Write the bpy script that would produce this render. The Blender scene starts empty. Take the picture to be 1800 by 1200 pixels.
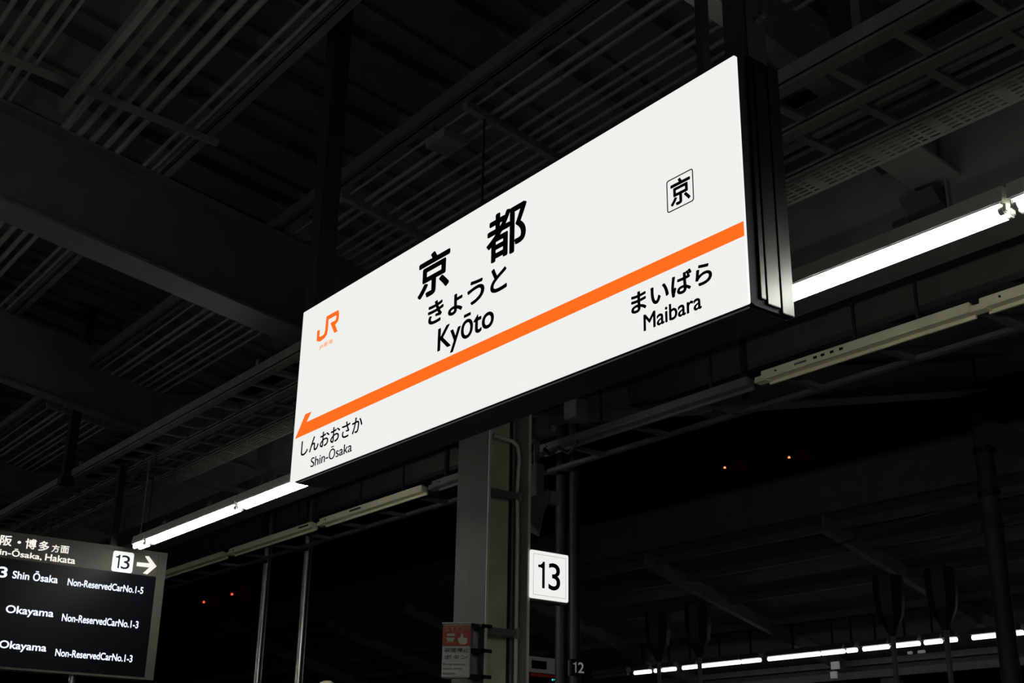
import bpy, math, random
from mathutils import Vector, Matrix

# ------------------------------------------------------------------ camera, world, exposure
EYE = 1.60                      # eye height above the platform floor; heights below are measured from the eye
scene = bpy.context.scene
cam_data = bpy.data.cameras.new('camera')
cam = bpy.data.objects.new('camera', cam_data)
scene.collection.objects.link(cam)
scene.camera = cam
cam_data.sensor_fit = 'HORIZONTAL'
cam_data.sensor_width = 36.0
cam_data.lens = 2182.826 / 1800.0 * 36.0
cam_data.clip_start = 0.05
cam_data.clip_end = 600.0
cam.matrix_world = Matrix(((0.60676343, 0.27050965, 0.7474374, 0.0),
                           (0.79471905, -0.22551373, -0.56352922, 0.0),
                           (0.0161173, 0.93593167, -0.35181266, EYE),
                           (0, 0, 0, 1)))
W = bpy.data.worlds.new('night_sky')
scene.world = W
W.use_nodes = True
bg = W.node_tree.nodes['Background']
bg.inputs[0].default_value = (0.42, 0.30, 0.72, 1)
bg.inputs[1].default_value = 0.0022
vs = scene.view_settings
scene.display_settings.display_device = 'sRGB'
vs.view_transform = 'Standard'
vs.look = 'None'
vs.exposure = 0.0
vs.gamma = 1.0
vs.use_curve_mapping = False

TUBE = 34.0                      # radiance of the fluorescent tubes
SIGN = 0.86                     # radiance of the backlit sign faces

# ------------------------------------------------------------------ materials
def srgb(r, g, b):
    f = lambda c: (c / 255 / 12.92) if c / 255 <= 0.04045 else ((c / 255 + 0.055) / 1.055) ** 2.4
    return (f(r), f(g), f(b), 1)

def paint(name, col, rough=0.5, metal=0.0, var=0.12, scale=6.0, spec=0.5):
    m = bpy.data.materials.new(name)
    m.use_nodes = True
    nt = m.node_tree
    b = nt.nodes['Principled BSDF']
    b.inputs['Roughness'].default_value = rough
    b.inputs['Metallic'].default_value = metal
    b.inputs['Specular IOR Level'].default_value = spec
    tc = nt.nodes.new('ShaderNodeTexCoord')
    nz = nt.nodes.new('ShaderNodeTexNoise')
    nz.inputs['Scale'].default_value = scale
    nz.inputs['Detail'].default_value = 5
    rp = nt.nodes.new('ShaderNodeValToRGB')
    rp.color_ramp.elements[0].position = 0.3
    rp.color_ramp.elements[1].position = 0.7
    rp.color_ramp.elements[0].color = (col[0] * (1 - var), col[1] * (1 - var), col[2] * (1 - var), 1)
    rp.color_ramp.elements[1].color = (min(1, col[0] * (1 + var)), min(1, col[1] * (1 + var)), min(1, col[2] * (1 + var)), 1)
    nt.links.new(tc.outputs['Object'], nz.inputs['Vector'])
    nt.links.new(nz.outputs['Fac'], rp.inputs['Fac'])
    nt.links.new(rp.outputs['Color'], b.inputs['Base Color'])
    return m

def glow(name, col, strength):
    m = bpy.data.materials.new(name)
    m.use_nodes = True
    b = m.node_tree.nodes['Principled BSDF']
    b.inputs['Base Color'].default_value = (col[0] * .3, col[1] * .3, col[2] * .3, 1)
    b.inputs['Roughness'].default_value = 0.4
    b.inputs['Specular IOR Level'].default_value = 0.15
    b.inputs['Emission Color'].default_value = (col[0], col[1], col[2], 1)
    b.inputs['Emission Strength'].default_value = strength
    return m

M = {}
M['girder'] = paint('girder_paint', (.13, .135, .12), .55)
M['deck'] = paint('deck_paint', (.125, .125, .108), .6)
M['pipe'] = paint('conduit_grey', (.25, .25, .23), .5)
M['beam'] = paint('beam_paint', (.10, .108, .095), .6)
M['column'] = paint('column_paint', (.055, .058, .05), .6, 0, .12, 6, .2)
M['lit_web'] = paint('lit_web_paint', (.62, .62, .44), .5)  # lamplight on the column web, put into the colour
M['catenary'] = paint('catenary_grey', (.05, .05, .05), .6)
M['lit_flange'] = paint('column_paint_lit', (.30, .31, .26), .6)  # lighter copy of the column paint: light on the far flange painted in
M['edge'] = paint('highlight_cream', (.70, .71, .58), .5)  # lit flange edges put into the colour; the column conduit shares it
M['rack'] = paint('rack_galvanised', (.21, .225, .198), .5)
M['dark'] = paint('dark_steel', (.018, .0175, .018), .55)
M['black'] = paint('black_housing', (.012, .014, .013), .5, 0, .1, 6, .15)
M['underside'] = paint('housing_underside', (.02, .024, .022), .5, 0, .1)
M['strip'] = paint('brushed_strip', (.075, .077, .07), .27, 1.0, .06, 30)
M['cream'] = paint('cream_enamel', (.76, .745, .50), .45, 0, .07)
M['dull'] = paint('dull_enamel', (.13, .135, .12), .5)
M['white_enamel'] = paint('white_enamel', (.8, .79, .72), .35, 0, .03)
M['stainless'] = paint('stainless_pole', (.55, .55, .50), .28, 1.0, .05)
M['boardgrey'] = paint('board_grey', (.085, .084, .068), .6, 0, .06, 6, .2)
M['screen'] = paint('screen_black', (.004, .005, .007), .35, 0, .1, 6, .1)
M['ink'] = paint('sign_ink', (.006, .007, .005), .6, 0, .1, 5, .1)
M['navy'] = paint('navy_ink', (.004, .012, .03), .6, 0, .1, 5, .1)
M['floor'] = paint('platform_paving', (.24, .235, .22), .6, 0, .2, 3)
M['ballast'] = paint('track_ballast', (.10, .095, .09), .9, 0, .35, 14)
M['farroof'] = paint('far_roof_paint', (.13, .125, .112), .6)
M['fargirder'] = paint('far_girder_paint', (.22, .22, .21), .5)
M['building'] = paint('night_facade', (.02, .02, .022), .8)
M['tube'] = glow('lit_tube', (.97, 1.0, .95), TUBE)
M['reflector'] = paint('lamp_reflector', (.88, .88, .84), .4, 0, .02)
M['fartube'] = glow('far_lit_tube', (.90, 1.0, .98), 2.2)
M['face'] = glow('backlit_face', (.99, 1.0, .97), SIGN)
M['orange'] = glow('backlit_orange', (1.0, .155, .012), .98)
M['paleorange'] = glow('backlit_pale_orange', (1.0, .42, .22), .9)
M['numberface'] = glow('number_face', (.99, 1.0, .97), .86)
M['led'] = glow('led_white', (.80, .86, 1.0), .95)
M['header_white'] = glow('header_white', (1.0, .97, .90), .72)
M['plate_white'] = glow('plate_white', (.95, 1.0, .96), .80)
M['led_cyan'] = glow('led_cyan', (.05, .9, .8), .7)
M['led_red'] = glow('led_red', (.5, .03, .02), .05)
M['dimwhite'] = glow('dim_backlit', (1, 1, .97), .10)
M['deepred'] = glow('deep_red_lamp', (1.0, .045, .02), 3.0)
M['lamplit_panel'] = glow('header_lamplight', (1, 1, .96), .022)  # faint glow standing in for lamplight on the far header
M['red'] = glow('red_obstruction_lamp', (1.0, .10, .03), 6.0)
M['stopred'] = paint('stop_red', (.26, .036, .010), .5, 0, .05)
M['stopwhite'] = paint('stop_white', (.36, .365, .33), .5, 0, .05)
M['stopgreen'] = paint('stop_symbol', (.34, .38, .30), .5, 0, .05)
M['stopink'] = paint('stop_ink', (.03, .05, .03), .6, 0, .05)
M['stoptext'] = paint('stop_lettering', (.55, .44, .34), .6, 0, .05)

# ------------------------------------------------------------------ mesh helpers
class MB:
    def __init__(self):
        self.v, self.f = [], []
    def add(self, vs_, fs_):
        n = len(self.v)
        self.v += [tuple(p) for p in vs_]
        self.f += [tuple(i + n for i in f) for f in fs_]
        return self
    def box(self, x0, x1, y0, y1, z0, z1):
        return self.hexa([(x0, y0, z0), (x1, y0, z0), (x1, y1, z0), (x0, y1, z0),
                          (x0, y0, z1), (x1, y0, z1), (x1, y1, z1), (x0, y1, z1)])
    def hexa(self, p):
        return self.add(p, [(0, 3, 2, 1), (4, 5, 6, 7), (0, 1, 5, 4), (1, 2, 6, 5), (2, 3, 7, 6), (3, 0, 4, 7)])
    def slope(self, x0, x1, y0, y1, za0, za1, zb0, zb1):
        """box whose bottom/top heights are za0/za1 at y0 and zb0/zb1 at y1"""
        return self.hexa([(x0, y0, za0), (x1, y0, za0), (x1, y1, zb0), (x0, y1, zb0),
                          (x0, y0, za1), (x1, y0, za1), (x1, y1, zb1), (x0, y1, zb1)])
    def bar(self, a, b, w, h=None):
        """rectangular bar from a to b, w across, h in height"""
        h = h or w
        a, b = Vector(a), Vector(b)
        d = (b - a).normalized()
        up = Vector((0, 0, 1)) if abs(d.z) < .95 else Vector((0, 1, 0))
        s = d.cross(up).normalized() * w / 2
        u = s.cross(d).normalized() * h / 2
        return self.hexa([a - s - u, a + s - u, b + s - u, b - s - u, a - s + u, a + s + u, b + s + u, b - s + u])
    def tube(self, pts, r, n=12, caps=True):
        pts = [Vector(p) for p in pts]
        rs = r if isinstance(r, (list, tuple)) else [r] * len(pts)
        rings = []
        for i, p in enumerate(pts):
            d = ((pts[min(i + 1, len(pts) - 1)] - p).normalized() + (p - pts[max(i - 1, 0)]).normalized()).normalized()
            up = Vector((0, 0, 1)) if abs(d.z) < .9 else Vector((0, 1, 0))
            s = d.cross(up).normalized()
            u = s.cross(d)
            rings.append([p + (s * math.cos(2 * math.pi * k / n) + u * math.sin(2 * math.pi * k / n)) * rs[i] for k in range(n)])
        vs_ = [q for ring in rings for q in ring]
        fs_ = []
        for i in range(len(pts) - 1):
            for k in range(n):
                k2 = (k + 1) % n
                fs_.append((i * n + k, i * n + k2, (i + 1) * n + k2, (i + 1) * n + k))
        if caps:
            fs_.append(tuple(range(n - 1, -1, -1)))
            fs_.append(tuple((len(pts) - 1) * n + k for k in range(n)))
        return self.add(vs_, fs_)
    def prism(self, poly, axis, a, b):
        """poly in the two other axes, extruded along axis from a to b"""
        def P(u, v, w):
            return {'x': (w, u, v), 'y': (u, w, v), 'z': (u, v, w)}[axis]
        n = len(poly)
        return self.add([P(u, v, a) for u, v in poly] + [P(u, v, b) for u, v in poly],
                        [tuple(range(n)), tuple(range(2 * n - 1, n - 1, -1))] +
                        [(i, i + n, (i + 1) % n + n, (i + 1) % n) for i in range(n)])
    def build(self, name, mat, parent=None, smooth=False, bevel=0):
        me = bpy.data.meshes.new(name)
        off = Vector((0, 0, 0))
        if parent is not None:
            r = parent
            while r.parent is not None:
                r = r.parent
            off = r.location
        me.from_pydata([tuple(Vector(p) - off) for p in self.v], [], self.f)
        import bmesh
        bm = bmesh.new(); bm.from_mesh(me)
        bmesh.ops.recalc_face_normals(bm, faces=bm.faces)
        if bevel:
            ed = [e for e in bm.edges if len(e.link_faces) == 2 and e.calc_face_angle(0) > .6]
            bmesh.ops.bevel(bm, geom=ed, offset=bevel, segments=2, affect='EDGES', clamp_overlap=True)
        bm.to_mesh(me); bm.free()
        me.materials.append(mat)
        if smooth:
            for p in me.polygons:
                p.use_smooth = True
            try:
                me.set_sharp_from_angle(angle=.7)
            except Exception:
                pass
        o = bpy.data.objects.new(name, me)
        scene.collection.objects.link(o)
        o.parent = parent
        return o

def tag(o, label, cat, group=None, kind=None):
    o['label'] = label
    o['category'] = cat
    if group:
        o['group'] = group
    if kind:
        o['kind'] = kind
    return o

def thing(name, label, cat, loc, group=None, kind=None):
    o = bpy.data.objects.new(name, None)
    o.empty_display_size = .1
    scene.collection.objects.link(o)
    o.location = loc
    return tag(o, label, cat, group, kind)

def structure(o, label=None, cat=None):
    o['kind'] = 'structure'
    if label:
        o['label'] = label
    if cat:
        o['category'] = cat
    return o

KIDS = {}
def copy_tree(o, parent=None):
    c = o.copy()
    scene.collection.objects.link(c)
    c.parent = parent
    for ch in list(o.children):
        copy_tree(ch, c)
    return c

def lettering(name, s, rect, plane, depth, mat, parent, weight=0.0, thick=.0015):
    """flat raised lettering fitted into rect=(u0,u1,v0,v1) on a plane: 'y' faces -Y at y=depth, 'x' faces +X at x=depth"""
    cu = bpy.data.curves.new(name, 'FONT')
    cu.body = s
    cu.resolution_u = 6
    ob = bpy.data.objects.new(name + '_outline', cu)
    scene.collection.objects.link(ob)
    bpy.context.view_layer.update()
    me0 = bpy.data.meshes.new_from_object(ob.evaluated_get(bpy.context.evaluated_depsgraph_get()))
    v0 = [v.co.copy() for v in me0.vertices]
    f0 = [tuple(p.vertices) for p in me0.polygons]
    bpy.data.objects.remove(ob)
    bpy.data.meshes.remove(me0)
    bpy.data.curves.remove(cu)
    if weight > 0:              # a heavier stroke: the outline swept round a small circle
        sh = [(weight * math.cos(k * math.pi / 4), weight * math.sin(k * math.pi / 4)) for k in range(8)]
    else:
        sh = [(0, 0)]
    vs_, fs_ = [], []
    for dx, dy in sh:
        k0 = len(vs_)
        vs_ += [Vector((v.x + dx, v.y + dy, 0)) for v in v0]
        fs_ += [tuple(i + k0 for i in f) for f in f0]
    x0 = min(v.x for v in vs_); x1 = max(v.x for v in vs_)
    y0 = min(v.y for v in vs_); y1 = max(v.y for v in vs_)
    u0, u1, w0, w1 = rect
    def P(v, t):
        u = u0 + (v.x - x0) / (x1 - x0) * (u1 - u0)
        w = w0 + (v.y - y0) / (y1 - y0) * (w1 - w0)
        return (u, depth - t, w) if plane == 'y' else (depth + t, u, w)
    mb = MB()
    n = len(vs_)
    cnt = {}
    for f in fs_:               # boundary edges become the side walls
        for i in range(len(f)):
            cnt[(f[i], f[(i + 1) % len(f)])] = 1
    sides = [(a, b) for (a, b) in cnt if (b, a) not in cnt]
    mb.add([P(v, thick) for v in vs_] + [P(v, 0) for v in vs_],
           fs_ + [(b, a, a + n, b + n) for a, b in sides])
    me = bpy.data.meshes.new(name)
    r = parent
    while r.parent is not None:
        r = r.parent
    me.from_pydata([tuple(Vector(p) - r.location) for p in mb.v], [], mb.f)
    me.materials.append(mat)
    o = bpy.data.objects.new(name, me)
    scene.collection.objects.link(o)
    o.parent = parent
    return o

ONE = [(.62, 0), (1, 0), (1, 1), (.72, 1), (.62, .935), (.36, .875), (0, .862), (0, .772), (.36, .768), (.62, .74)]
def digit_one(rect, depth, mat, parent, thick=.0015, name='numeral'):
    u0, u1, w0, w1 = rect
    return MB().prism([(u0 + p * (u1 - u0), w0 + q * (w1 - w0)) for p, q in ONE], 'x', depth, depth + thick).build(name, mat, parent)

def rounded(u0, u1, v0, v1, r, n=5):
    pts = []
    for cx, cy, a0 in ((u1 - r, v1 - r, 0), (u0 + r, v1 - r, 90), (u0 + r, v0 + r, 180), (u1 - r, v0 + r, 270)):
        for k in range(n + 1):
            a = math.radians(a0 + 90 * k / n)
            pts.append((cx + r * math.cos(a), cy + r * math.sin(a)))
    return pts

ROOF = lambda y: -.165 * y      # the near roof falls away from the camera down to the column line
RISE = lambda y: 1.155 + .25 * y
FLOOR = -EYE

# ================================================================== the setting
structure(MB().box(-45, 14, -7, 5.75, FLOOR - .35, FLOOR).build('floor', M['floor']), 'grey paved platform floor under the station sign', 'floor')
structure(MB().box(-60, 14, 12.4, 24, FLOOR - .35, FLOOR).build('floor_opposite', M['floor']), 'paved floor of the opposite platform', 'floor')
structure(MB().box(-260, 60, -40, 140, FLOOR - 1.6, FLOOR - 1.2).build('ground', M['ballast']), 'dark ballast ground between the platforms', 'ground')

# roof deck over the platform: a folded deck with narrow ribs running down the slope
deck = MB()
deck.slope(-34, 6, -6, 4.55, 4.25 + .99, 4.30 + .99, 4.25 - .751, 4.30 - .751)
x = -33.6
while x < 5.8:
    deck.slope(x, x + .035, -6, 4.5, 4.18 + .99, 4.26 + .99, 4.18 - .7425, 4.26 - .7425)
    deck.slope(x + .14, x + .23, -6, 4.5, 4.22 + .99, 4.26 + .99, 4.22 - .7425, 4.26 - .7425)
    x += .61
structure(deck.build('ceiling', M['deck']), 'dark ribbed roof deck sloping down over the platform', 'roof')
deck = MB()
deck.slope(-34, 6, 4.64, 5.62, 3.05, 3.10, 3.05, 3.10)
deck.box(-34, 6, 4.64, 4.69, 3.05, 3.62)
deck.box(-34, 6, 4.5, 4.69, 3.58, 3.62)
deck.box(-34, 6, 5.58, 5.66, 2.62, 3.1)
structure(deck.build('ceiling_eave', M['deck']), 'dark narrow eave soffit beyond the column line', 'roof')
deck = MB()
deck.slope(-6.0, 6, 5.62, 9.9, RISE(5.62) + .32, RISE(5.62) + .37, RISE(9.9) + .32, RISE(9.9) + .37)
x = -5.6
while x < 5.8:
    deck.slope(x, x + .05, 5.62, 9.85, RISE(5.62) + .26, RISE(5.62) + .33, RISE(9.85) + .26, RISE(9.85) + .33)
    x += .9
deck.box(-6.0, 6, 9.85, 9.93, RISE(9.9) + .1, RISE(9.9) + .4)
structure(deck.build('ceiling_canopy', M['deck']), 'dark canopy deck rising out over the track', 'roof')

# ================================================================== roof framing
def i_girder(label, x, y0, y1, z0, depth, flange, slope, group='cross girders under the roof', web=.012, ft=.016, mat='girder'):
    g = thing('roof_girder', label, 'girder', (x, (y0 + y1) / 2, z0 + slope * (y0 + y1) / 2), group, 'thing')
    f = lambda y: z0 + slope * y
    MB().slope(x - web / 2, x + web / 2, y0, y1, f(y0) + ft, f(y0) + depth - ft, f(y1) + ft, f(y1) + depth - ft).build('web', M[mat], g)
    MB().slope(x - flange / 2, x + flange / 2, y0, y1, f(y0), f(y0) + ft, f(y1), f(y1) + ft).build('bottom_flange', M[mat], g)
    MB().slope(x - flange / 2, x + flange / 2, y0, y1, f(y0) + depth - ft, f(y0) + depth, f(y1) + depth - ft, f(y1) + depth).build('top_flange', M[mat], g)
    return g
i_girder('shallow steel roof girder crossing behind the right hanger post of the lit sign', -2.43, -4, 3.62, 2.99, .20, .085, -.165, mat='rack')
i_girder('deep roof girder with wide pale bottom flange running behind the left end of the sign', -6.06, -4, 4.27, 3.0, .53, .23, -.165)
i_girder('deep roof girder with thin pale lower edge, second one left of the sign', -9.1, -4, 4.27, 3.22, .50, .10, -.165)
i_girder('farthest visible roof girder above the departure board', -12.3, -4, 4.27, 3.22, .46, .10, -.165)

g0 = [o for o in scene.objects if o.name == 'roof_girder'][0]
for y in (-2.0, 1.2, 3.5):
    MB().box(-2.45, -2.41, y - .04, y + .04, 2.99 + .20 - .165 * y - .006, 4.25 - .165 * y - .02).build('hanger_plate', M['girder'], g0)
# long beam over the columns
b = thing('eave_beam', 'long dark steel beam running above the lit tubes along the column line', 'beam', (-10, 4.45, 2.33), None, 'thing')
MB().box(-28, 4, 4.40, 4.42, 2.345, 3.30).build('web', M['beam'], b)
MB().box(-28, 4, 4.37, 4.62, 2.33, 2.345).build('bottom_flange', M['beam'], b)
MB().box(-28, 4, 4.40, 4.62, 3.30, 3.32).build('top_flange', M['beam'], b)
st = [-21.5, -18.3, -15.4, -12.3, -9.1, -6.06, -4.3, -2.7, -.6]
for x in st:
    MB().box(x - .006, x + .006, 4.375, 4.40, 2.345, 3.28).build('stiffener', M['beam'], b)
k = thing('knee_bracket', 'slanting steel haunch below the perforated tray right of the sign', 'bracket', (-2.74, 4.0, 2.6), None, 'thing')
for x, z, w in ((-3.03, 2.80, .13), (-2.88, 2.50, .17)):
    MB().prism([(4.28, z + .03), (4.399, z + .07), (4.399, z - .05), (4.34, z - .03)], 'x', x, x + w).build('clamp', M['dark'], b)
MB().slope(-2.85, -2.635, 3.72, 4.395, 2.68, 2.695, 2.588, 2.603).build('flange', M['girder'], k)
MB().slope(-2.748, -2.736, 3.72, 4.395, 2.695, 3.50, 2.603, 3.28).build('web', M['girder'], k)

# canopy arm beyond the column
b = thing('canopy_girder', 'slim girder rising from the column out over the track below the dark canopy', 'girder', (-6.06, 5, 2.4), None, 'thing')
MB().slope(-6.22, -5.9, 4.63, 9.9, RISE(4.62), RISE(4.62) + .014, RISE(9.9), RISE(9.9) + .014).build('bottom_flange', M['girder'], b)
MB().slope(-6.066, -6.054, 4.62, 9.9, RISE(4.62) + .014, RISE(4.62) + .32, RISE(9.9) + .014, RISE(9.9) + .32).build('web', M['girder'], b)
MB().box(-6.13, -5.99, 6.35, 6.6, RISE(6.45) - .045, RISE(6.45) + .02).build('splice_plate', M['girder'], b)

# ================================================================== conduits and their supports
ORD = ['first', 'second', 'third', 'fourth', 'fifth', 'sixth', 'seventh', 'eighth']
def run(name, label, cat, y, z, r, x0=-27, x1=2.5, group=None, square=False, mat='pipe'):
    mb = MB()
    if square:
        mb.box(x0, x1, y - r, y + r, z - r * .8, z + r * .8)
    else:
        mb.tube([(x0, y, z), (x1, y, z)], r, 10)
        xc = x0 + 1.3
        while xc < x1 - .5:                       # couplings
            mb.tube([(xc - .035, y, z), (xc + .035, y, z)], r * 1.22, 10)
            xc += 3.66
    o = mb.build(name, M[mat], None, smooth=not square)
    return tag(o, label, cat, group)
ZL = lambda y: 3.585 - .063 * y
for i, y in enumerate([1.067, 1.135, 1.201, 1.262, 1.313]):
    r = [.013, .013, .017, .015, .009][i]
    run('conduit_pipe', f'{ORD[i]} of five thin conduits in the upper left corner, from the left', 'pipe', y, ZL(y) - .02 + r, r, x1=-2.6, group='conduits in the upper left corner')
o = MB().box(-5.98, -2.6, 1.503, 1.537, ZL(1.52) - .12, ZL(1.52) - .06).build('cable_duct', M['pipe'])
tag(o, 'flat grey cable duct ending just before the deep girder, upper left', 'duct')
for i, y in enumerate([1.64, 1.723, 1.803, 1.884, 1.954]):
    r = [.024, .019, .019, .017, .016][i]
    run('conduit_pipe', f'{ORD[i]} of five thick pipes right of the flat duct, from the left', 'pipe', y, ZL(y) - .02 + r, r, x1=-2.6, group='pipes left of the hanger post')
for i, y in enumerate([2.132, 2.191]):
    run('conduit_pipe', ['upper one', 'lower one'][i] + ' of two thin conduits beside the purlin near the left hanger post', 'pipe', y, ZL(y) - .01 + .012, .011, x1=-2.6, group='conduits beside the left purlin')
def purlin(label, y, z, x0, x1, w=.052):
    p = MB()
    p.box(x0, x1, y - w / 2, y + w / 2, z, z + .006)
    p.box(x0, x1, y - w / 2, y - w / 2 + .006, z, z + .11)
    p.box(x0, x1, y - w / 2 - .034, y - w / 2 - .012, z + .01, z + .03)
    return tag(p.build('channel_purlin', M['girder']), label, 'purlin', 'channel purlins along the roof')
purlin('pale channel purlin running to the left hanger post of the sign', 2.262, ZL(2.262) - .02, -27, 2.5)
purlin('long channel purlin crossing high above the middle of the sign', 2.841, 3.09, -27, 2.5, .04)
ZM = lambda y: 3.58 - .165 * y
for i, y in enumerate([2.915, 3.005, 3.056, 3.165, 3.231, 3.281, 3.353, 3.412]):
    r = [.009, .013, .013, .010, .010, .010, .011, .010][i]
    run('conduit_pipe', f'{ORD[i]} from the top of eight thin conduits running above the sign', 'pipe', y, ZM(y), r, group='conduits above the sign')
def crossbar(label, x, y0, y1, f, w=.035):
    m = MB().slope(x - w / 2, x + w / 2, y0, y1, f(y0) - .035, f(y0), f(y1) - .035, f(y1))
    tag(m.build('strut_channel', M['rack']), label, 'strut', 'struts carrying the conduits')
crossbar('steel strut carrying the thick pipes just before the deep girder, upper left', -5.80, .9, 2.32, lambda y: ZL(y) - .02, .028)
crossbar('steel strut carrying the conduits left of the sign beyond the deep girder', -6.9, 2.86, 3.46, lambda y: ZM(y) - .012)
crossbar('steel strut with hanging bracket above the middle of the sign', -4.18, 2.85, 3.46, lambda y: ZM(y) - .012)
crossbar('steel strut carrying conduits far left below the second deep girder', -10.2, 2.86, 3.46, lambda y: ZM(y) - .012)
crossbar('steel strut carrying conduits at the farthest end beyond the second deep girder', -13.2, 2.86, 3.46, lambda y: ZM(y) - .012)
crossbar('steel strut carrying conduits close above the left half of the sign', -5.35, 2.86, 3.46, lambda y: ZM(y) - .012)
o = MB().box(-4.52, -4.36, 2.86, 2.99, 3.0, 3.045).build('junction_box', M['rack'])
tag(o, 'small grey junction box beside the strut above the sign', 'junction box')
for x, y, lb in ((-4.18, 2.965, 'thin dark rod hanging from the strut above the middle of the sign'),
                 (-4.18, 3.42, 'short dark rod at the lower end of the strut above the sign')):
    o = MB().tube([(x, y, 2.40), (x, y, ZM(y) - .04)], .006, 8).build('hanger_rod', M['dark'])
    tag(o, lb, 'rod', 'rods hanging the cable rack')

# ================================================================== cable rack, perforated tray
RZ = 2.35
rk = thing('cable_rack', 'long pale ladder cable rack with two rows of rungs hanging above the lit tubes', 'cable rack', (-6, 3.25, RZ))
def cchan(y, w, x0=-16, x1=2.2):
    m = MB()
    m.box(x0, x1, y - w / 2, y + w / 2, RZ, RZ + .004)
    m.box(x0, x1, y - w / 2, y - w / 2 + .004, RZ, RZ + .06)
    m.box(x0, x1, y - w / 2 + .012, y - w / 2 + .02, RZ - .006, RZ)
    return m
cchan(2.985, .075).build('side_rail', M['rack'], rk)
cchan(3.24, .075).build('middle_rail', M['rack'], rk)
cchan(3.5, .03).build('side_rail', M['rack'], rk)
x = -2.241 + .272 * 4
while x > -13.2:
    MB().box(x - .017, x + .017, 3.02, 3.21, RZ + .004, RZ + .022).build('rung', M['rack'], rk)
    x -= .272
x = -2.602 + .2835 * 5
while x > -13.2:
    MB().box(x - .017, x + .017, 3.27, 3.49, RZ + .004, RZ + .022).build('rung', M['rack'], rk)
    x -= .2835
for i, (y, r) in enumerate(((3.345, .010), (3.40, .008))):
    run('power_cable', ['thicker', 'thinner'][i] + ' grey cable lying over the lower rungs of the cable rack', 'cable', y, RZ + .022 + r, r, -16, 2.2, 'cables on the cable rack', mat='dark' if i else 'pipe')
tr = MB()
for y in (3.533, 3.560, 3.587, 3.614, 3.641, 3.668):
    tr.box(-16, 2.2, y - .008, y + .008, RZ, RZ + .004)
x = -15.9
i = 0
while x < 2.1:
    w = .05 if i % 5 == 0 else .013
    tr.box(x, x + w, 3.535, 3.67, RZ + .0005, RZ + .0035)
    x += w + (.042 if i % 3 else .022)
    i += 1
tr.box(-16, 2.2, 3.676, 3.681, RZ, RZ + .06)
tag(tr.build('perforated_tray', M['rack']), 'perforated metal cable tray along the lower edge of the cable rack', 'cable tray')
for i, x in enumerate((-12.9, -9.4, -6.4, -.8)):
    o = MB().box(x - .018, x + .018, 2.95, 4.40, RZ + .062, RZ + .098).build('rack_support', M['girder'])
    tag(o, ['farthest steel arm holding the cable rack above the departure board', 'steel arm holding the cable rack left of the sign, nearer than the board',
            'steel arm holding the cable rack hidden close behind the left end of the sign', 'steel arm holding the cable rack beyond the right picture edge'][i], 'support arm', 'arms holding the cable rack')

# ================================================================== fluorescent lamps
TY, TZ = 3.2, 1.70
def lamp(x0, x1, label, lit=True, y=TY, z=TZ, group='twin tube lamps above the platform', rods=True, parts_mat='white_enamel'):
    L = thing('fluorescent_lamp', label, 'lamp', ((x0 + x1) / 2, y, z), group)
    MB().prism([(y - .043, z + .022), (y + .043, z + .022), (y + .034, z + .075), (y - .034, z + .075)], 'x', x0, x1).build('housing', M[parts_mat], L)
    MB().box(x0 + .01, x1 - .01, y - .040, y + .040, z + .017, z + .023).build('reflector', M['reflector'], L)
    for s in (-1, 1):
        t = MB().tube([(x0 + .012, y + s * .021, z), (x1 - .012, y + s * .021, z)], .0125, 14).build('tube', M['tube' if lit else 'white_enamel'], L, smooth=True)
        for e in (x0 + .016, x1 - .016):
            MB().tube([(e - .008, y + s * .021, z), (e + .008, y + s * .021, z)], .0128, 14).build('end_cap', M['white_enamel'], t, smooth=True)
        for e in (x0 + .005, x1 - .005):
            MB().box(e - .0045, e + .0045, y + s * .021 - .009, y + s * .021 + .009, z - .007, z + .022).build('socket', M['white_enamel'], L, bevel=.003)
    if rods == 'rod':
        MB().tube([(x0 + .05, y, z + .07), (x0 + .05, y, RZ)], .005, 8).build('hanger_rod', M['stainless'], L)
        MB().tube([(x1 - .05, y, z + .07), (x1 - .05, y, RZ)], .004, 8).build('hanger_rod', M['dark'], L)
    elif rods:
        for xx in (x0 + .35, x1 - .35):
            MB().bar((xx, y, z + .085), (xx, 4.37, 2.32), .02, .03).build('bracket_arm', M['beam'], L)
            MB().box(xx - .03, xx + .03, y - .05, y + .05, z + .074, z + .092).build('saddle', M['beam'], L)
    return L
lamp(-8.42, -6.99, 'lit twin tube lamp with its far end above the departure board')
lamp(-6.97, -6.10, 'lit twin tube lamp running in behind the lower left corner of the sign')
lamp(-3.20, -1.77, 'lit twin tube lamp running out from behind the right end of the sign')
lamp(-1.755, -.34, 'twin tube lamp at the right picture edge with pale end sockets')
lamp(-8.66, -8.44, 'short lit lamp end piece touching the top of the departure board', rods='rod')
for i in range(3):
    lamp(.2 + i * 1.43, 1.6 + i * 1.43, 'lit twin tube lamp beyond the right picture edge', group='lamps outside the picture')
for i in range(10):  # unseen row added behind the viewer to brighten the casings and steel
    lamp(-18.7 + i * 2.4, -17.27 + i * 2.4, 'added unseen twin tube lamp of a fill row behind the viewer', y=-3.5, z=1.75, group='lamps outside the picture', rods=None)
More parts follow.
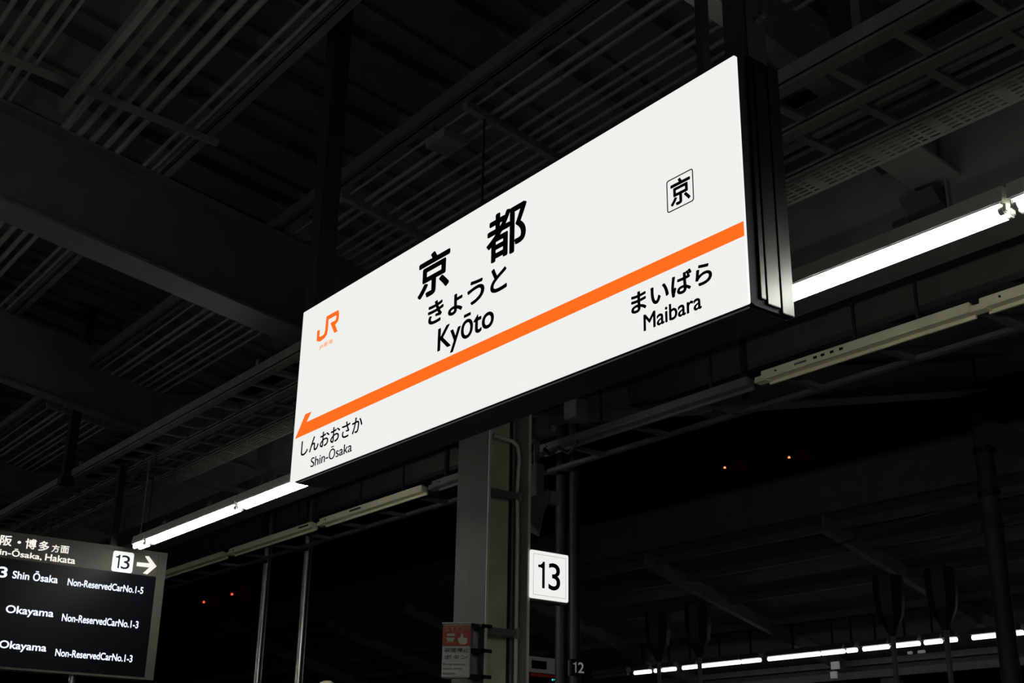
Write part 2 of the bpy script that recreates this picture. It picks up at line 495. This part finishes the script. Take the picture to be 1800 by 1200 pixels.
# unlit lamp casings along the platform edge
def casing(x0, x1, label, mat):
    y, z = 5.0, 2.21
    c = thing('lamp_casing', label, 'lamp casing', ((x0 + x1) / 2, y, z), 'unlit lamp casings along the platform edge')
    MB().prism([(y - .03, z + .012), (y + .03, z + .012), (y + .03, z + .05), (y - .03, z + .062)], 'x', x0, x1).build('body', M[mat], c, bevel=.004)
    MB().box(x0 + .01, x1 - .01, y + .031, y + .043, z - .004, z + .03).build('lower_lip', M[mat], c)
    MB().prism([(y - .028, z + .006), (y + .028, z + .006), (y + .02, z + .04), (y - .02, z + .04)], 'x', x0 - .05, x0 + .03).build('end_cap', M[mat], c)
    MB().tube([(x0 + .11, y - .029, z + .036), (x0 + .11, y - .036, z + .036)], .006, 8).build('screw_knob', M['dark'], c)
    for xx in (x0 + .62, x1 - .3):
        MB().bar((xx, y, z + .05), (xx, y, 3.06), .014).build('hanger', M['dark'], c)
    return c
casing(-14.3, -12.75, 'cream unlit lamp casing hidden close behind the departure board', 'cream')
casing(-12.7, -11.16, 'cream unlit lamp casing starting at the right edge of the departure board', 'cream')
c1 = casing(-11.02, -9.40, 'cream unlit lamp casing between the board and the two slim poles', 'cream')
c2 = casing(-9.26, -7.70, 'cream unlit lamp casing just left of the thick column', 'cream')
casing(-7.56, -6.42, 'dull grey unlit lamp casing passing behind the thick column', 'dull')
casing(-6.30, -4.42, 'dull grey unlit lamp casing right of the column below the sign', 'dull')
c3 = casing(-4.32, -3.02, 'cream unlit lamp casing with dark markings below the right end of the sign', 'cream')
casing(-2.97, -1.45, 'cream unlit lamp casing running out at the right picture edge', 'cream')
for c, x in ((c2, -8.75), (c1, -9.62)):
    MB().box(x, x + .17, 4.966, 4.9695, 2.240, 2.256).build('rating_label', M['stopink'], c)
for j, x in enumerate((-3.95, -3.90, -3.84, -3.78)):
    MB().box(x, x + .022, 4.966, 4.9695, 2.240, 2.253).build('marking', M['ink'], c3)
MB().box(-4.08, -4.0, 4.966, 4.9695, 2.240, 2.250).build('rating_label', M['dull'], c3)

# eave rack just beyond the casings
er = thing('eave_rack', 'narrow dark ladder rack below the eave, beyond the unlit lamp casings', 'cable rack', (-6, 5.2, 2.2))
MB().box(-16, 1, 5.09, 5.12, 2.245, 2.270).build('side_rail', M['beam'], er)
MB().box(-16, 1, 5.40, 5.44, 2.245, 2.270).build('side_rail', M['beam'], er)
x = -14.8
while x < .8:
    MB().box(x - .02, x + .02, 5.12, 5.40, 2.24, 2.265).build('rung', M['beam'], er)
    x += .62
x = -14
while x < .8:
    MB().box(x - .015, x + .015, 5.25, 5.28, 2.265, 3.06).build('drop_bar', M['dark'], er)
    x += 3.1

# ================================================================== the station name sign
YF = 2.30
S = thing('station_sign', 'large white backlit station name sign with orange line reading Kyoto', 'sign', (-3.29, 2.39, 1.247))
hb = MB()
prof = [(2.307, 2.02), (2.307, 1.275), (2.309, 1.262), (2.316, 1.2525), (2.33, 1.2475), (2.468, 1.2475), (2.475, 1.254), (2.475, 2.02)]
hb.prism(prof, 'x', -4.556, -2.027)
hb.build('housing', M['black'], S)
MB().box(-4.54, -2.04, 2.32, 2.465, 1.2425, 1.2475).build('bottom_cover', M['underside'], S)
fc = MB().prism(rounded(-4.558, -2.025, 1.2475, 2.005, .005), 'y', 2.298, 2.3075)
fc.build('light_panel', M['face'], S)
for xs, xe, tagx in ((-2.027, -2.019, 1), (-4.564, -4.556, -1)):
    for y0, y1, z0 in ((2.345, 2.364, 1.272), (2.370, 2.421, 1.262), (2.427, 2.475, 1.250)):
        MB().box(xs, xe, y0, y1, z0, 2.022).build('end_strip', M['strip'], S, bevel=.0015)
for x0, x1 in ((-2.112, -2.022), (-4.650, -4.560)):
    MB().box(x0, x1, 2.349, 2.436, 2.015 if x0 > -3 else 1.98, 3.845).build('hanger_post', M['dark'], S, bevel=.004)
    MB().box(x0 - .03, x1 + .03, 2.32, 2.466, 3.80, 3.82).build('fixing_plate', M['dark'], S)
bl = MB()
for dz in (0, .03):
    bl.tube([(-2.022, 2.40 + dz * .8, 2.16 + dz), (-2.012, 2.40 + dz * .8, 2.16 + dz)], .009, 8)
bl.build('bolt_head', M['stainless'], S)
MB().tube([(-2.26, 2.40, 2.02), (-2.26, 2.40, 3.84)], .006, 8).build('stay_rod', M['dark'], S)
MB().box(-2.25, -2.225, 2.385, 2.415, 2.02, 2.55).build('stay_bracket', M['dark'], S)
F = 2.298
for nm, ch, rc, wt in (('station_name', '\u4eac', (-3.6377, -3.4302, 1.7600, 1.9342), .024),
                       ('station_name', '\u90fd', (-3.2042, -2.9783, 1.7560, 1.9380), .020),
                       ('reading', '\u304d', (-3.5607, -3.4601, 1.6389, 1.7270), .023),
                       ('reading', '\u3087', (-3.4291, -3.3410, 1.6360, 1.7124), .023),
                       ('reading', '\u3046', (-3.3125, -3.2105, 1.6372, 1.7276), .023),
                       ('reading', '\u3068', (-3.1752, -3.0817, 1.6385, 1.7323), .023),
                       ('romanised_name', 'Ky\u014dto', (-3.4888, -3.1512, 1.4948, 1.6140), .012),
                       ('emblem_letter', '\u4eac', (-2.2960, -2.2167, 1.6278, 1.7106), .020),
                       ('next_station_name', '\u307e\u3044\u3070\u3089', (-2.4711, -2.1478, 1.3494, 1.4160), .022),
                       ('next_station_name', 'Maibara', (-2.4207, -2.1909, 1.2837, 1.3341), .009),
                       ('next_station_name', '\u3057\u3093\u304a\u304a\u3055\u304b', (-4.4793, -3.9911, 1.3420, 1.4074), .008),
                       ('next_station_name', 'Shin-\u014csaka', (-4.3863, -4.0605, 1.2762, 1.3290), .000)):
    lettering(nm, ch, rc, 'y', F, M['ink'], S, wt)
# square frame round the small emblem letter
ou, inn = rounded(-2.3113, -2.2040, 1.6164, 1.7199, .008, 4), rounded(-2.3085, -2.2068, 1.6192, 1.7171, .006, 4)
n = len(ou)
fr = MB()
fr.add([(u, F, w) for u, w in ou] + [(u, F, w) for u, w in inn] + [(u, F - .0015, w) for u, w in ou] + [(u, F - .0015, w) for u, w in inn],
       [q for i in range(n) for q in ((2 * n + i, 2 * n + (i + 1) % n, 3 * n + (i + 1) % n, 3 * n + i), (i, 2 * n + i, 2 * n + (i + 1) % n, (i + 1) % n),
                                      (n + i, n + (i + 1) % n, 3 * n + (i + 1) % n, 3 * n + i))])
fr.build('emblem_frame', M['ink'], S)
MB().prism([(-4.5404, 1.4305), (-2.0255, 1.4405), (-2.0255, 1.4835), (-4.4520, 1.4835), (-4.4144, 1.5200), (-4.4657, 1.5210)], 'y', F - .0015, F).build('orange_arrow_line', M['orange'], S)
jl = MB()
J = [(-4.4166, 1.8783), (-4.3961, 1.8761), (-4.3959, 1.8442), (-4.3692, 1.8412), (-4.3517, 1.8456), (-4.3459, 1.8611), (-4.3437, 1.9182),
     (-4.3367, 1.9205), (-4.2866, 1.9207), (-4.2437, 1.9190), (-4.2371, 1.9007), (-4.2373, 1.8817), (-4.2439, 1.8670), (-4.2643, 1.8600),
     (-4.2404, 1.8241), (-4.2650, 1.8243), (-4.2822, 1.8479), (-4.3042, 1.8793), (-4.2600, 1.8800), (-4.2554, 1.8987), (-4.2700, 1.9015),
     (-4.3252, 1.9019), (-4.3245, 1.8624), (-4.3289, 1.8370), (-4.3454, 1.8266), (-4.3845, 1.8207), (-4.4144, 1.8304)]
jl.prism(J, 'y', F - .0015, F)
jl.build('railway_logo', M['orange'], S)
lettering('logo_caption', 'JR\u6771\u6d77', (-4.3885, -4.2756, 1.7800, 1.8040), 'y', F, M['paleorange'], S, 0)

# ================================================================== the column and what is fixed to it
C = thing('steel_column', 'thick grey H-section steel column standing below the middle of the sign', 'column', (-6.075, 4.46, FLOOR), None, 'thing')
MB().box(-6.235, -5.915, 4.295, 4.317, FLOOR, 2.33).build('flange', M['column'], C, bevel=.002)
MB().box(-6.235, -5.915, 4.603, 4.625, FLOOR, 2.33).build('flange', M['lit_flange'], C, bevel=.002)
MB().box(-6.082, -6.068, 4.317, 4.603, FLOOR, 2.33).build('web', M['column'], C)
MB().box(-6.068, -6.045, 4.40, 4.555, FLOOR, 2.3).build('lit_web_panel', M['lit_web'], C, bevel=.003)  # pale panel that paints in the light falling on the web
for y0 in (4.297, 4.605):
    MB().box(-5.915, -5.911, y0, y0 + .018, FLOOR + .03, 2.33).build('edge_highlight', M['edge'], C)  # pale strips that paint in the bright lit edges
MB().box(-6.30, -5.85, 4.25, 4.67, FLOOR, FLOOR + .03).build('base_plate', M['column'], C)
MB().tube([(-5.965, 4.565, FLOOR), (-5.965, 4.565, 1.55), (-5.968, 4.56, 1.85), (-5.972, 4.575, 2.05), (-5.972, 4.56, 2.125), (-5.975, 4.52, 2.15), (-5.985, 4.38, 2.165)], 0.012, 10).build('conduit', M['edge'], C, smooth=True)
MB().tube([(-6.04, 4.585, FLOOR), (-6.04, 4.585, 2.3)], .011, 10).build('conduit', M['pipe'], C, smooth=True)
for z in (1.80, .97):
    MB().box(-6.0, -5.95, 4.317, 4.58, z - .02, z + .02).build('pipe_strap', M['dull'], C)
    MB().box(-5.975, -5.945, 4.555, 4.58, z - .03, z + .03).build('clamp', M['rack'], C)
MB().box(-6.10, -6.085, 4.2935, 4.2955, 1.24, 1.31).build('scratch', M['dark'], C)

E_ = thing('emergency_stop_box', 'narrow white and red emergency stop box strapped to the left side of the column', 'stop box', (-6.0, 4.1605, .69))
STRAPS = []
MB().box(-6.085, -6.0, 4.078, 4.243, .692, .995).build('box', M['stopwhite'], E_, bevel=.004)
MB().box(-6.0, -5.998, 4.080, 4.243, .868, .985).build('red_panel', M['stopred'], E_)
MB().box(-6.09, -5.994, 4.074, 4.247, .995, 1.001).build('hood', M['stopwhite'], E_)
lettering('stop_lettering', 'STOP', (4.090, 4.238, .950, .979), 'x', -5.998, M['stoptext'], E_, .012, .001)
sy = MB()
sy.prism([(4.100, .915), (4.150, .915), (4.143, .895), (4.107, .895)], 'x', -5.998, -5.997)
sy.box(-5.998, -5.997, 4.105, 4.150, .925, .938)
sy.prism([(4.100, .884), (4.110, .890), (4.145, .890), (4.155, .884), (4.145, .893), (4.110, .893)], 'x', -5.998, -5.997)
sy.build('train_symbol', M['stopgreen'], E_)
hd = MB()
hd.prism([(4.168, .914), (4.184, .914), (4.186, .938), (4.200, .938), (4.202, .914), (4.226, .914), (4.224, .886), (4.216, .877), (4.184, .877), (4.174, .892)], 'x', -5.998, -5.997)
hd.build('hand_symbol', M['stopgreen'], E_)
lettering('button_lettering', '\u975e\u5e38\u505c\u6b62', (4.092, 4.236, .832, .858), 'x', -6.0, M['stopink'], E_, .01, .001)
lettering('button_lettering', '\u30dc\u30bf\u30f3', (4.092, 4.230, .795, .818), 'x', -6.0, M['stopink'], E_, .01, .001)
for (w, z, s) in ((.13, .765, 'Emergency'), (.11, .741, 'train stop'), (.075, .715, 'button')):
    lettering('small_lettering', s, (4.088, 4.088 + w, z - .006, z + .007), 'x', -6.0, M['stopink'], E_, .0, .001)
for z in (.985, .845, .70):
    s_ = MB()
    s_.box(-6.03, -5.902, 4.27, 4.294, z - .010, z + .010)
    s_.box(-5.910, -5.902, 4.27, 4.345, z - .010, z + .010)
    s_.box(-5.99, -5.94, 4.23, 4.294, z - .013, z + .013)
    STRAPS.append(s_.build('strap', M['black'], E_, bevel=.002))
E_.rotation_euler.z = -math.radians(46)          # the box is turned towards the stairs, its straps stay square to the column
for o in STRAPS:
    o.rotation_euler.z = math.radians(46)

N = thing('platform_number_sign', 'small square backlit sign reading 13 beside the column', 'sign', (-5.95, 4.76, 1.18))
MB().box(-5.99, -5.908, 4.627, 4.922, 1.172, 1.482).build('case', M['dull'], N, bevel=.006)
MB().prism(rounded(4.6185, 4.914, 1.183, 1.472, .010), 'x', -5.910, -5.900).build('light_panel', M['numberface'], N)
fr = MB()
for a, bb in (((4.640, 1.204), (4.893, 1.2055)), ((4.640, 1.4495), (4.893, 1.451)), ((4.640, 1.204), (4.6415, 1.451)), ((4.8915, 1.204), (4.893, 1.451))):
    fr.box(-5.9, -5.8995, a[0], bb[0], a[1], bb[1])
fr.build('panel_groove', M['stopwhite'], N)
digit_one((4.6767, 4.7269, 1.2484, 1.4092), -5.9, M['ink'], N)
lettering('numeral', '3', (4.7570, 4.8489, 1.2440, 1.4089), 'x', -5.9, M['ink'], N, .008)
MB().box(-5.96, -5.94, 4.62, 4.70, 1.482, 1.50).build('bracket', M['dark'], N)

Hn = thing('horn_loudspeaker', 'grey horn loudspeaker hanging under the eave right of the column', 'loudspeaker', (-6.12, 4.84, 1.75))
MB().tube([(-6.12, 4.83, 2.06), (-6.12, 4.83, 2.36)], .02, 10).build('drop_pipe', M['dull'], Hn)
MB().box(-6.16, -6.08, 4.80, 4.86, 1.87, 2.08).build('bracket', M['dull'], Hn)
MB().tube([(-6.11, 4.93, 1.90), (-6.13, 4.88, 1.86), (-6.15, 4.86, 1.82), (-6.2, 4.79, 1.72)], [.045, .05, .06, .14], 18).build('horn', M['dull'], Hn, smooth=True)
MB().box(-6.13, -6.06, 4.90, 4.975, 1.83, 1.915).build('driver', M['rack'], Hn, bevel=.006)
MB().tube([(-6.15 + .145 * math.cos(a) * .3, 4.79 + .145 * math.cos(a), 1.735 + .13 * math.sin(a)) for a in [math.pi * 1.05 + k * .1 for k in range(12)]], .008, 8).build('mouth_rim', M['rack'], Hn, smooth=True)
G_ = thing('cable_clutter', 'dark junction boxes and looped cables under the beam right of the column', 'junction boxes', (-5.8, 4.7, 2.1))
MB().box(-5.99, -5.88, 4.66, 4.76, 2.20, 2.34).build('box', M['beam'], G_, bevel=.005)
MB().box(-5.60, -5.48, 4.625, 4.72, 2.22, 2.34).build('box', M['beam'], G_, bevel=.005)
MB().tube([(-5.9, 4.72, 2.12), (-5.82, 4.7, 2.06), (-5.74, 4.7, 2.09), (-5.66, 4.72, 2.04), (-5.58, 4.72, 2.10)], .012, 8).build('cable', M['dark'], G_, smooth=True)

# slim poles along the platform edge
def edge_pole(x, r, label, mat='stainless'):
    p = thing('edge_pole', label, 'pole', (x, 5.52, FLOOR), 'poles along the platform edge')
    MB().tube([(x, 5.52, FLOOR), (x, 5.52, 3.05)], r, 16).build('shaft', M[mat], p, smooth=True)
    MB().tube([(x, 5.52, FLOOR), (x, 5.52, FLOOR + .04)], r * 2.2, 16).build('base_ring', M[mat], p, smooth=True)
    MB().box(x - r * .9, x + r * .9, 5.441, 5.52, 2.235, 2.275).build('clamp', M['dark'], p)
    return p
edge_pole(-11.30, .040, 'left one of two slim steel poles right of the departure board')
edge_pole(-10.46, .040, 'right one of two slim steel poles right of the departure board')
edge_pole(-6.56, .038, 'dark steel pole standing just right of the number 13 sign', 'dark')
edge_pole(-6.70, .045, 'dark pole half hidden behind the number 13 sign', 'dark')

# ================================================================== departure board
BX = -8.8
D = thing('departure_board', 'hanging departure board with black screen and grey header at lower left', 'departure board', (BX - .1, 2.5, .815))
MB().box(BX - .24, BX - .004, .9, 3.485, .822, 1.715).build('case', M['boardgrey'], D)
fr = MB()
fr.box(BX - .01, BX, 3.428, 3.4926, .812, 1.7187)
fr.box(BX - .01, BX, .9, 3.428, 1.695, 1.7187)
fr.box(BX - .01, BX, .9, 3.428, .812, .826)
fr.build('frame', M['boardgrey'], D)
MB().box(BX - .009, BX - .003, .9, 3.426, 1.538, 1.695).build('header_panel', M['boardgrey'], D)
MB().box(BX - .009, BX - .003, .9, 3.426, .826, 1.538).build('screen', M['screen'], D)
HX = BX - .003
pl = MB().prism(rounded(3.0886, 3.2424, 1.5402, 1.6868, .016), 'x', HX, HX + .002).build('number_plate', M['plate_white'], D)
digit_one((3.1109, 3.1420, 1.5654, 1.6619), HX + .002, M['navy'], pl, .001)
lettering('numeral', '3', (3.1540, 3.2172, 1.5640, 1.6619), 'x', HX + .002, M['navy'], pl, 0, .001)
MB().prism([(3.2698, 1.6257), (3.3636, 1.6290), (3.3235, 1.6761), (3.3533, 1.6799), (3.4200, 1.6134), (3.3568, 1.5477), (3.3235, 1.5517), (3.3655, 1.5984), (3.2698, 1.5970)], 'x', HX, HX + .0015).build('arrow', M['header_white'], D)
for ch, rc in (('\u65b0', (2.10, 2.175, 1.6212, 1.6919)), ('\u5927', (2.20, 2.277, 1.6212, 1.6919)), ('\u962a', (2.3004, 2.3793, 1.6212, 1.6919)),
               ('\u30fb', (2.4159, 2.4403, 1.6463, 1.6651)), ('\u535a', (2.4698, 2.5450, 1.6197, 1.6901)), ('\u591a', (2.5608, 2.6333, 1.6171, 1.6870)),
               ('\u65b9', (2.6519, 2.7055, 1.6195, 1.6719)), ('\u9762', (2.7131, 2.7726, 1.6207, 1.6731))):
    lettering('header_lettering', ch, rc, 'x', HX, M['header_white'], D, .018)
for ch, rc in (('Sh', (2.235, 2.303, 1.5602, 1.6028)), ('in-\u014csaka,', (2.3099, 2.5945, 1.5500, 1.6090)), ('Hakata', (2.6163, 2.8271, 1.5551, 1.6030))):
    lettering('header_lettering', ch, rc, 'x', HX, M['header_white'], D, .018)
for ch, rc, wt in (('3', (2.3244, 2.3820, 1.4052, 1.4792), .02), ('Shin \u014csaka', (2.4172, 2.7260, 1.4084, 1.4760), .02), ('Non-ReservedCarNo.1-5', (2.7947, 3.3420, 1.4036, 1.4539), .02),
                   ('Okayama', (2.4088, 2.7304, 1.1620, 1.2302), .02), ('Non-ReservedCarNo.1-3', (2.7897, 3.3365, 1.1586, 1.2110), .02),
                   ('Okayama', (2.4022, 2.7155, .9300, .9970), .02), ('Non-ReservedCarNo.1-3', (2.7786, 3.3226, .9220, .9725), .02)):
    lettering('screen_lettering', ch, rc, 'x', HX, M['led'], D, wt)
for y in (3.12, 1.4):
    MB().box(BX - .15, BX - .10, y - .025, y + .025, 1.715, 2.34 if y > 3 else 3.98).build('hanger_post', M['dark'], D)
    MB().box(BX - .18, BX - .07, y - .09, y + .06, 1.715, 1.735).build('fixing_plate', M['dark'], D)
MB().tube([(BX - .1, 2.95, FLOOR), (BX - .1, 2.95, .822)], .022, 12).build('support_pole', M['stainless'], D, smooth=True)

P_ = thing('hanger_post', 'dark hanging post far left below the second deep roof girder', 'post', (-9.6, 2.925, 2.3))
MB().box(-9.635, -9.565, 2.89, 2.96, 2.36, 3.77).build('shaft', M['dark'], P_)
MB().box(-9.65, -9.55, 2.875, 2.975, 2.29, 2.36).build('end_bracket', M['dark'], P_)
MB().box(-9.67, -9.53, 2.85, 3.0, 3.73, 3.745).build('fixing_plate', M['dark'], P_)

R_ = thing('round_lamp_post', 'pale rounded lamp head just showing at the bottom edge left of the column', 'lamp post', (-8.0, 4.45, FLOOR))
MB().tube([(-8, 4.45, FLOOR), (-8, 4.45, .66)], .03, 12).build('post', M['dull'], R_, smooth=True)
pts = [(-8, 4.45, .66 + .165 * math.sin(a)) for a in [k * math.pi / 16 for k in range(0, 9)]]
MB().tube(pts, [max(.004, .125 * math.cos(k * math.pi / 16)) for k in range(0, 9)], 20).build('head', M['cream'], R_, smooth=True)

# ================================================================== the opposite platform
OR = lambda y: 6.09 - .27 * y
structure(MB().slope(-46, 8, 11.0, 15.2, OR(11) + .02, OR(11) + .08, OR(15.2) + .02, OR(15.2) + .08)
          .slope(-46, 8, 15.2, 21, OR(15.2) + .02, OR(15.2) + .08, OR(15.2) + 1.0, OR(15.2) + 1.06)
          .build('ceiling_opposite', M['farroof']), 'dim underside of the roof over the opposite platform', 'roof')
structure(MB().box(-46, 8, 10.92, 11.0, OR(11) - .0, OR(11) + .52).build('trim_opposite', M['farroof']), 'plain grey fascia along the opposite platform roof', 'fascia')
FG = ['nearest', 'second', 'third', 'fourth', 'fifth', 'sixth', 'seventh']
for i, x in enumerate((-5.9, -8.8, -11.7, -14.7, -17.4, -20.0, -23.0)):
    g = thing('far_roof_girder', f'{FG[i]} of the pale slanting girders under the opposite roof, counted from the right', 'girder', (x, 13, OR(13)), 'girders under the opposite roof', 'thing')
    MB().slope(x - .05, x + .05, 11.02, 15.1, OR(11.02) - .17, OR(11.02) - .155, OR(15.1) - .17, OR(15.1) - .155).build('flange', M['fargirder'], g)
    MB().slope(x - .008, x + .008, 11.02, 15.1, OR(11.02) - .155, OR(11.02) + .02, OR(15.1) - .155, OR(15.1) + .02).build('web', M['fargirder'], g)
for i, y in enumerate((11.25, 11.8, 12.6, 13.4)):
    o = MB().box(-44, 6, y - .03, y + .03, OR(y) - .06, OR(y) + .03).build('far_purlin', M['farroof'])
    tag(o, ['outermost', 'second', 'third', 'innermost'][i] + ' of four long purlins under the opposite platform roof', 'purlin', 'purlins under the opposite roof')
b = thing('far_beam', 'long dim beam along the column line of the opposite platform', 'beam', (-12, 15.1, 1.9), None, 'thing')
MB().box(-44, 6, 15.05, 15.2, OR(15.2) - .15, OR(15.2) + .03).build('web', M['farroof'], b)
for z0, z1, lb, y in ((1.98, 2.06, 'upper grey rail beneath the row of far lamps', 14.9), (1.80, 1.90, 'lower grey rail beneath the row of far lamps', 14.9)):
    o = MB().box(-15.5, 4, y, y + .08, z0, z1).build('far_rail', M['fargirder'])
    tag(o, lb, 'rail', 'rails below the far lamps')
for x in (-14, -11.05, -8, -5, -2):
    o = thing('far_column', 'dim column of the opposite platform behind the lamp row', 'column', (x, 15.1, FLOOR), 'columns of the opposite platform', 'thing')
    MB().box(x - .12, x + .12, 15.0, 15.2, FLOOR, 1.83).build('shaft', M['farroof'], o)
    MB().box(x - .2, x + .2, 14.95, 15.3, FLOOR, FLOOR + .03).build('base_plate', M['farroof'], o)
segs = [(-14.72, -14.34), (-14.27, -14.12), (-14.09, -13.8), (-13.66, -13.34), (-13.3, -12.49), (-12.47, -12.11), (-11.98, -11.06), (-11.04, -10.65),
        (-10.62, -10.45), (-10.36, -9.95), (-9.92, -9.49), (-9.43, -9.17), (-9.14, -8.96), (-8.76, -8.08), (-8.0, -7.0), (-6.9, -5.9)]
NUM = ['first', 'second', 'third', 'fourth', 'fifth', 'sixth', 'seventh', 'eighth', 'ninth', 'tenth', 'eleventh', 'twelfth', 'thirteenth', 'fourteenth', 'fifteenth', 'sixteenth']
fy, fz = 13.6, 2.006
def far_lamp(x0, x1, label, lit=True):
    L = thing('platform_lamp', label, 'lamp', ((x0 + x1) / 2, fy, fz), 'lamps in a row on the opposite platform')
    MB().prism([(fy - .06, fz + .03), (fy + .06, fz + .03), (fy + .04, fz + .10), (fy - .04, fz + .10)], 'x', x0, x1).build('housing', M['dull'], L)
    MB().tube([(x0 + .01, fy, fz), (x1 - .01, fy, fz)], .028, 10).build('tube', M['fartube' if lit else 'rack'], L, smooth=True)
    MB().bar(((x0 + x1) / 2, fy, fz + .1), ((x0 + x1) / 2, fy, OR(fy) + .03), .02).build('hanger', M['dark'], L)
for i, (a, bq) in enumerate(segs):
    far_lamp(a, bq, f'{NUM[i]} from the left of the small lit tubes in the row at lower right')
far_lamp(-15.67, -14.85, 'unlit far tube between the number 12 plate and the lit row', False)
# poles with tapered dark heads between the tracks
for x, lb in ((-11.98, 'leftmost of the four slim track poles with a dark tapered head'), (-11.25, 'second from the left of the four slim track poles with a dark tapered head'),
              (-8.36, 'third from the left of the four slim track poles with a dark tapered head'), (-7.70, 'rightmost of the four slim track poles with a dark tapered head')):
    p = thing('track_pole', lb, 'pole', (x, 11.5, FLOOR - 1.2), 'track poles with tapered heads')
    MB().tube([(x, 11.5, FLOOR - 1.2), (x, 11.5, 1.85)], .028, 12).build('shaft', M['fargirder'], p, smooth=True)
    hm = MB()
    hm.tube([(x, 11.5, 1.80), (x, 11.5, 2.02), (x, 11.5, 2.20), (x, 11.5, 2.44), (x, 11.5, 2.47)], [.03, .14, .165, .165, .02], 8)
    hm.build('tapered_head', M['dark'], p)
cp = thing('catenary_pole', 'tall grey pole rising at the far canopy corner, right side', 'pole', (-6.2, 10.15, FLOOR - 1.2))
MB().tube([(-6.2, 10.15, FLOOR - 1.2), (-6.2, 10.15, 3.5)], .085, 14).build('shaft', M['catenary'], cp, smooth=True)
for z in (2.45, 2.75, 3.15):
    MB().tube([(-6.2, 10.15, z - .03), (-6.2, 10.15, z + .03)], .10, 14).build('collar', M['dark'], cp, smooth=True)
MB().bar((-6.15, 10.1, 3.35), (-5.6, 10.1, 3.0), .10, .22).build('bracket', M['catenary'], cp)
MB().tube([(-7.9, 10.15, 2.55), (-7.2, 10.15, 2.64), (-6.2, 10.15, 2.72), (-4.5, 10.15, 2.70)], .012, 8).build('cable', M['catenary'], cp)
MB().tube([(-7.4, 10.15, 2.28), (-6.2, 10.15, 2.42), (-4.5, 10.15, 2.42)], .012, 8).build('cable', M['catenary'], cp)

# the far departure board and number plate
fb = thing('far_departure_board', 'small dim departure board of the opposite platform, bottom edge, right of the column', 'departure board', (-16.3, 13.0, 1.6))
MB().box(-16.4, -16.2, 11.9, 13.62, 1.40, 2.31).build('case', M['boardgrey'], fb)
MB().box(-16.199, -16.197, 11.9, 13.62, 2.06, 2.31).build('header_panel', M['lamplit_panel'], fb)
MB().box(-16.197, -16.194, 12.72, 13.03, 2.12, 2.25).build('dark_panel', M['navy'], fb)
MB().box(-16.2, -16.195, 12.0, 13.45, 1.50, 2.05).build('screen', M['screen'], fb)
MB().box(-16.195, -16.193, 12.7, 13.42, 2.0, 2.045).build('red_line', M['led_red'], fb)
cy = MB()
for i in range(5):
    cy.box(-16.195, -16.193, 13.14 + i * .045, 13.168 + i * .045, 1.955 + (i % 2) * .01, 1.985)
cy.build('led_dots', M['led_cyan'], fb)
MB().bar((-16.3, 13.2, 2.31), (-16.3, 13.2, OR(13.2) + .03), .05).build('hanger', M['dark'], fb)
fn = thing('track_number_plate', 'small black plate with dim white 12 on the dark pole right of the column', 'sign', (-6.5, 5.505, .83))
MB().box(-6.522, -6.504, 5.443, 5.567, .832, .938).build('plate', M['black'], fn)
digit_one((5.458, 5.487, .852, .920), -6.504, M['dimwhite'], fn, .001)
lettering('numeral', '2', (5.502, 5.553, .852, .921), 'x', -6.504, M['dimwhite'], fn, .012, .001)
ws = thing('small_white_sign', 'tiny pale hanging sign below the far lamp row at lower right', 'sign', (-11.3, 14.2, 1.75))
MB().box(-11.38, -11.25, 14.2, 14.23, 1.87, 1.97).build('plate', M['dimwhite'], ws)
MB().box(-11.40, -11.30, 14.2, 14.23, 1.75, 1.84).build('plate', M['dimwhite'], ws)
MB().bar((-11.33, 14.215, 1.75), (-11.33, 14.215, 2.26), .015).build('hanger', M['dark'], ws)
for i, (x, w) in enumerate(((-10.32, .06), (-10.16, .1))):
    o = MB().tube([(x, 14.5, 2.03), (x + w, 14.5, 2.03)], .02, 8).build('small_lamp', M['dimwhite'], None)
    tag(o, ['dimmer left', 'brighter right'][i] + ' of two tiny lights below the far lamp row', 'lamp', 'tiny lights below the far lamps')

# buildings beyond, lost in the night, with their red obstruction lamps
for (x0, x1, z1, lb) in ((-80, -30, 27, 'unlit dark office block beyond the tracks, right of the column'), (-160, -100, 27, 'unlit dark office block beyond the tracks, left of the column')):
    bd = thing('office_block', lb, 'building', ((x0 + x1) / 2, 75, FLOOR - 1.2))
    MB().box(x0, x1, 61, 90, FLOOR - 1.2, z1).build('facade', M['building'], bd)
    MB().box(x0 - .3, x1 + .3, 60.7, 90.3, z1, z1 + .8).build('parapet', M['building'], bd)
for x, z, lb in ((-50.19, 21.1, 'right one of the two red lamps in the dark right of the column'), (-55.71, 21.54, 'left one of the two red lamps in the dark right of the column'),
                 (-138.5, 21.97, 'left one of the two red lamps right of the departure board'), (-131.0, 22.0, 'right one of the two red lamps right of the departure board')):
    r = thing('obstruction_lamp', lb, 'lamp', (x, 60, z), 'red lamps in the night sky')
    rr = .075 if x > -80 else .13
    MB().tube([(x, 60, z - rr), (x, 60, z - rr * .4), (x, 60, z + rr * .4), (x, 60, z + rr)], [rr * .55, rr, rr, rr * .5], 12).build('lens', M['red' if x > -80 else 'deepred'], r, smooth=True)
    MB().box(x - .1, x + .1, 59.9, 60.995, z - rr - .1, z - rr).build('bracket', M['building'], r)

# ------------------------------------------------------------------ heights above were measured from the eye: set everything on the floor at zero
for o in list(scene.collection.objects):
    if o.parent is None and o is not cam:
        o.location.z += EYE
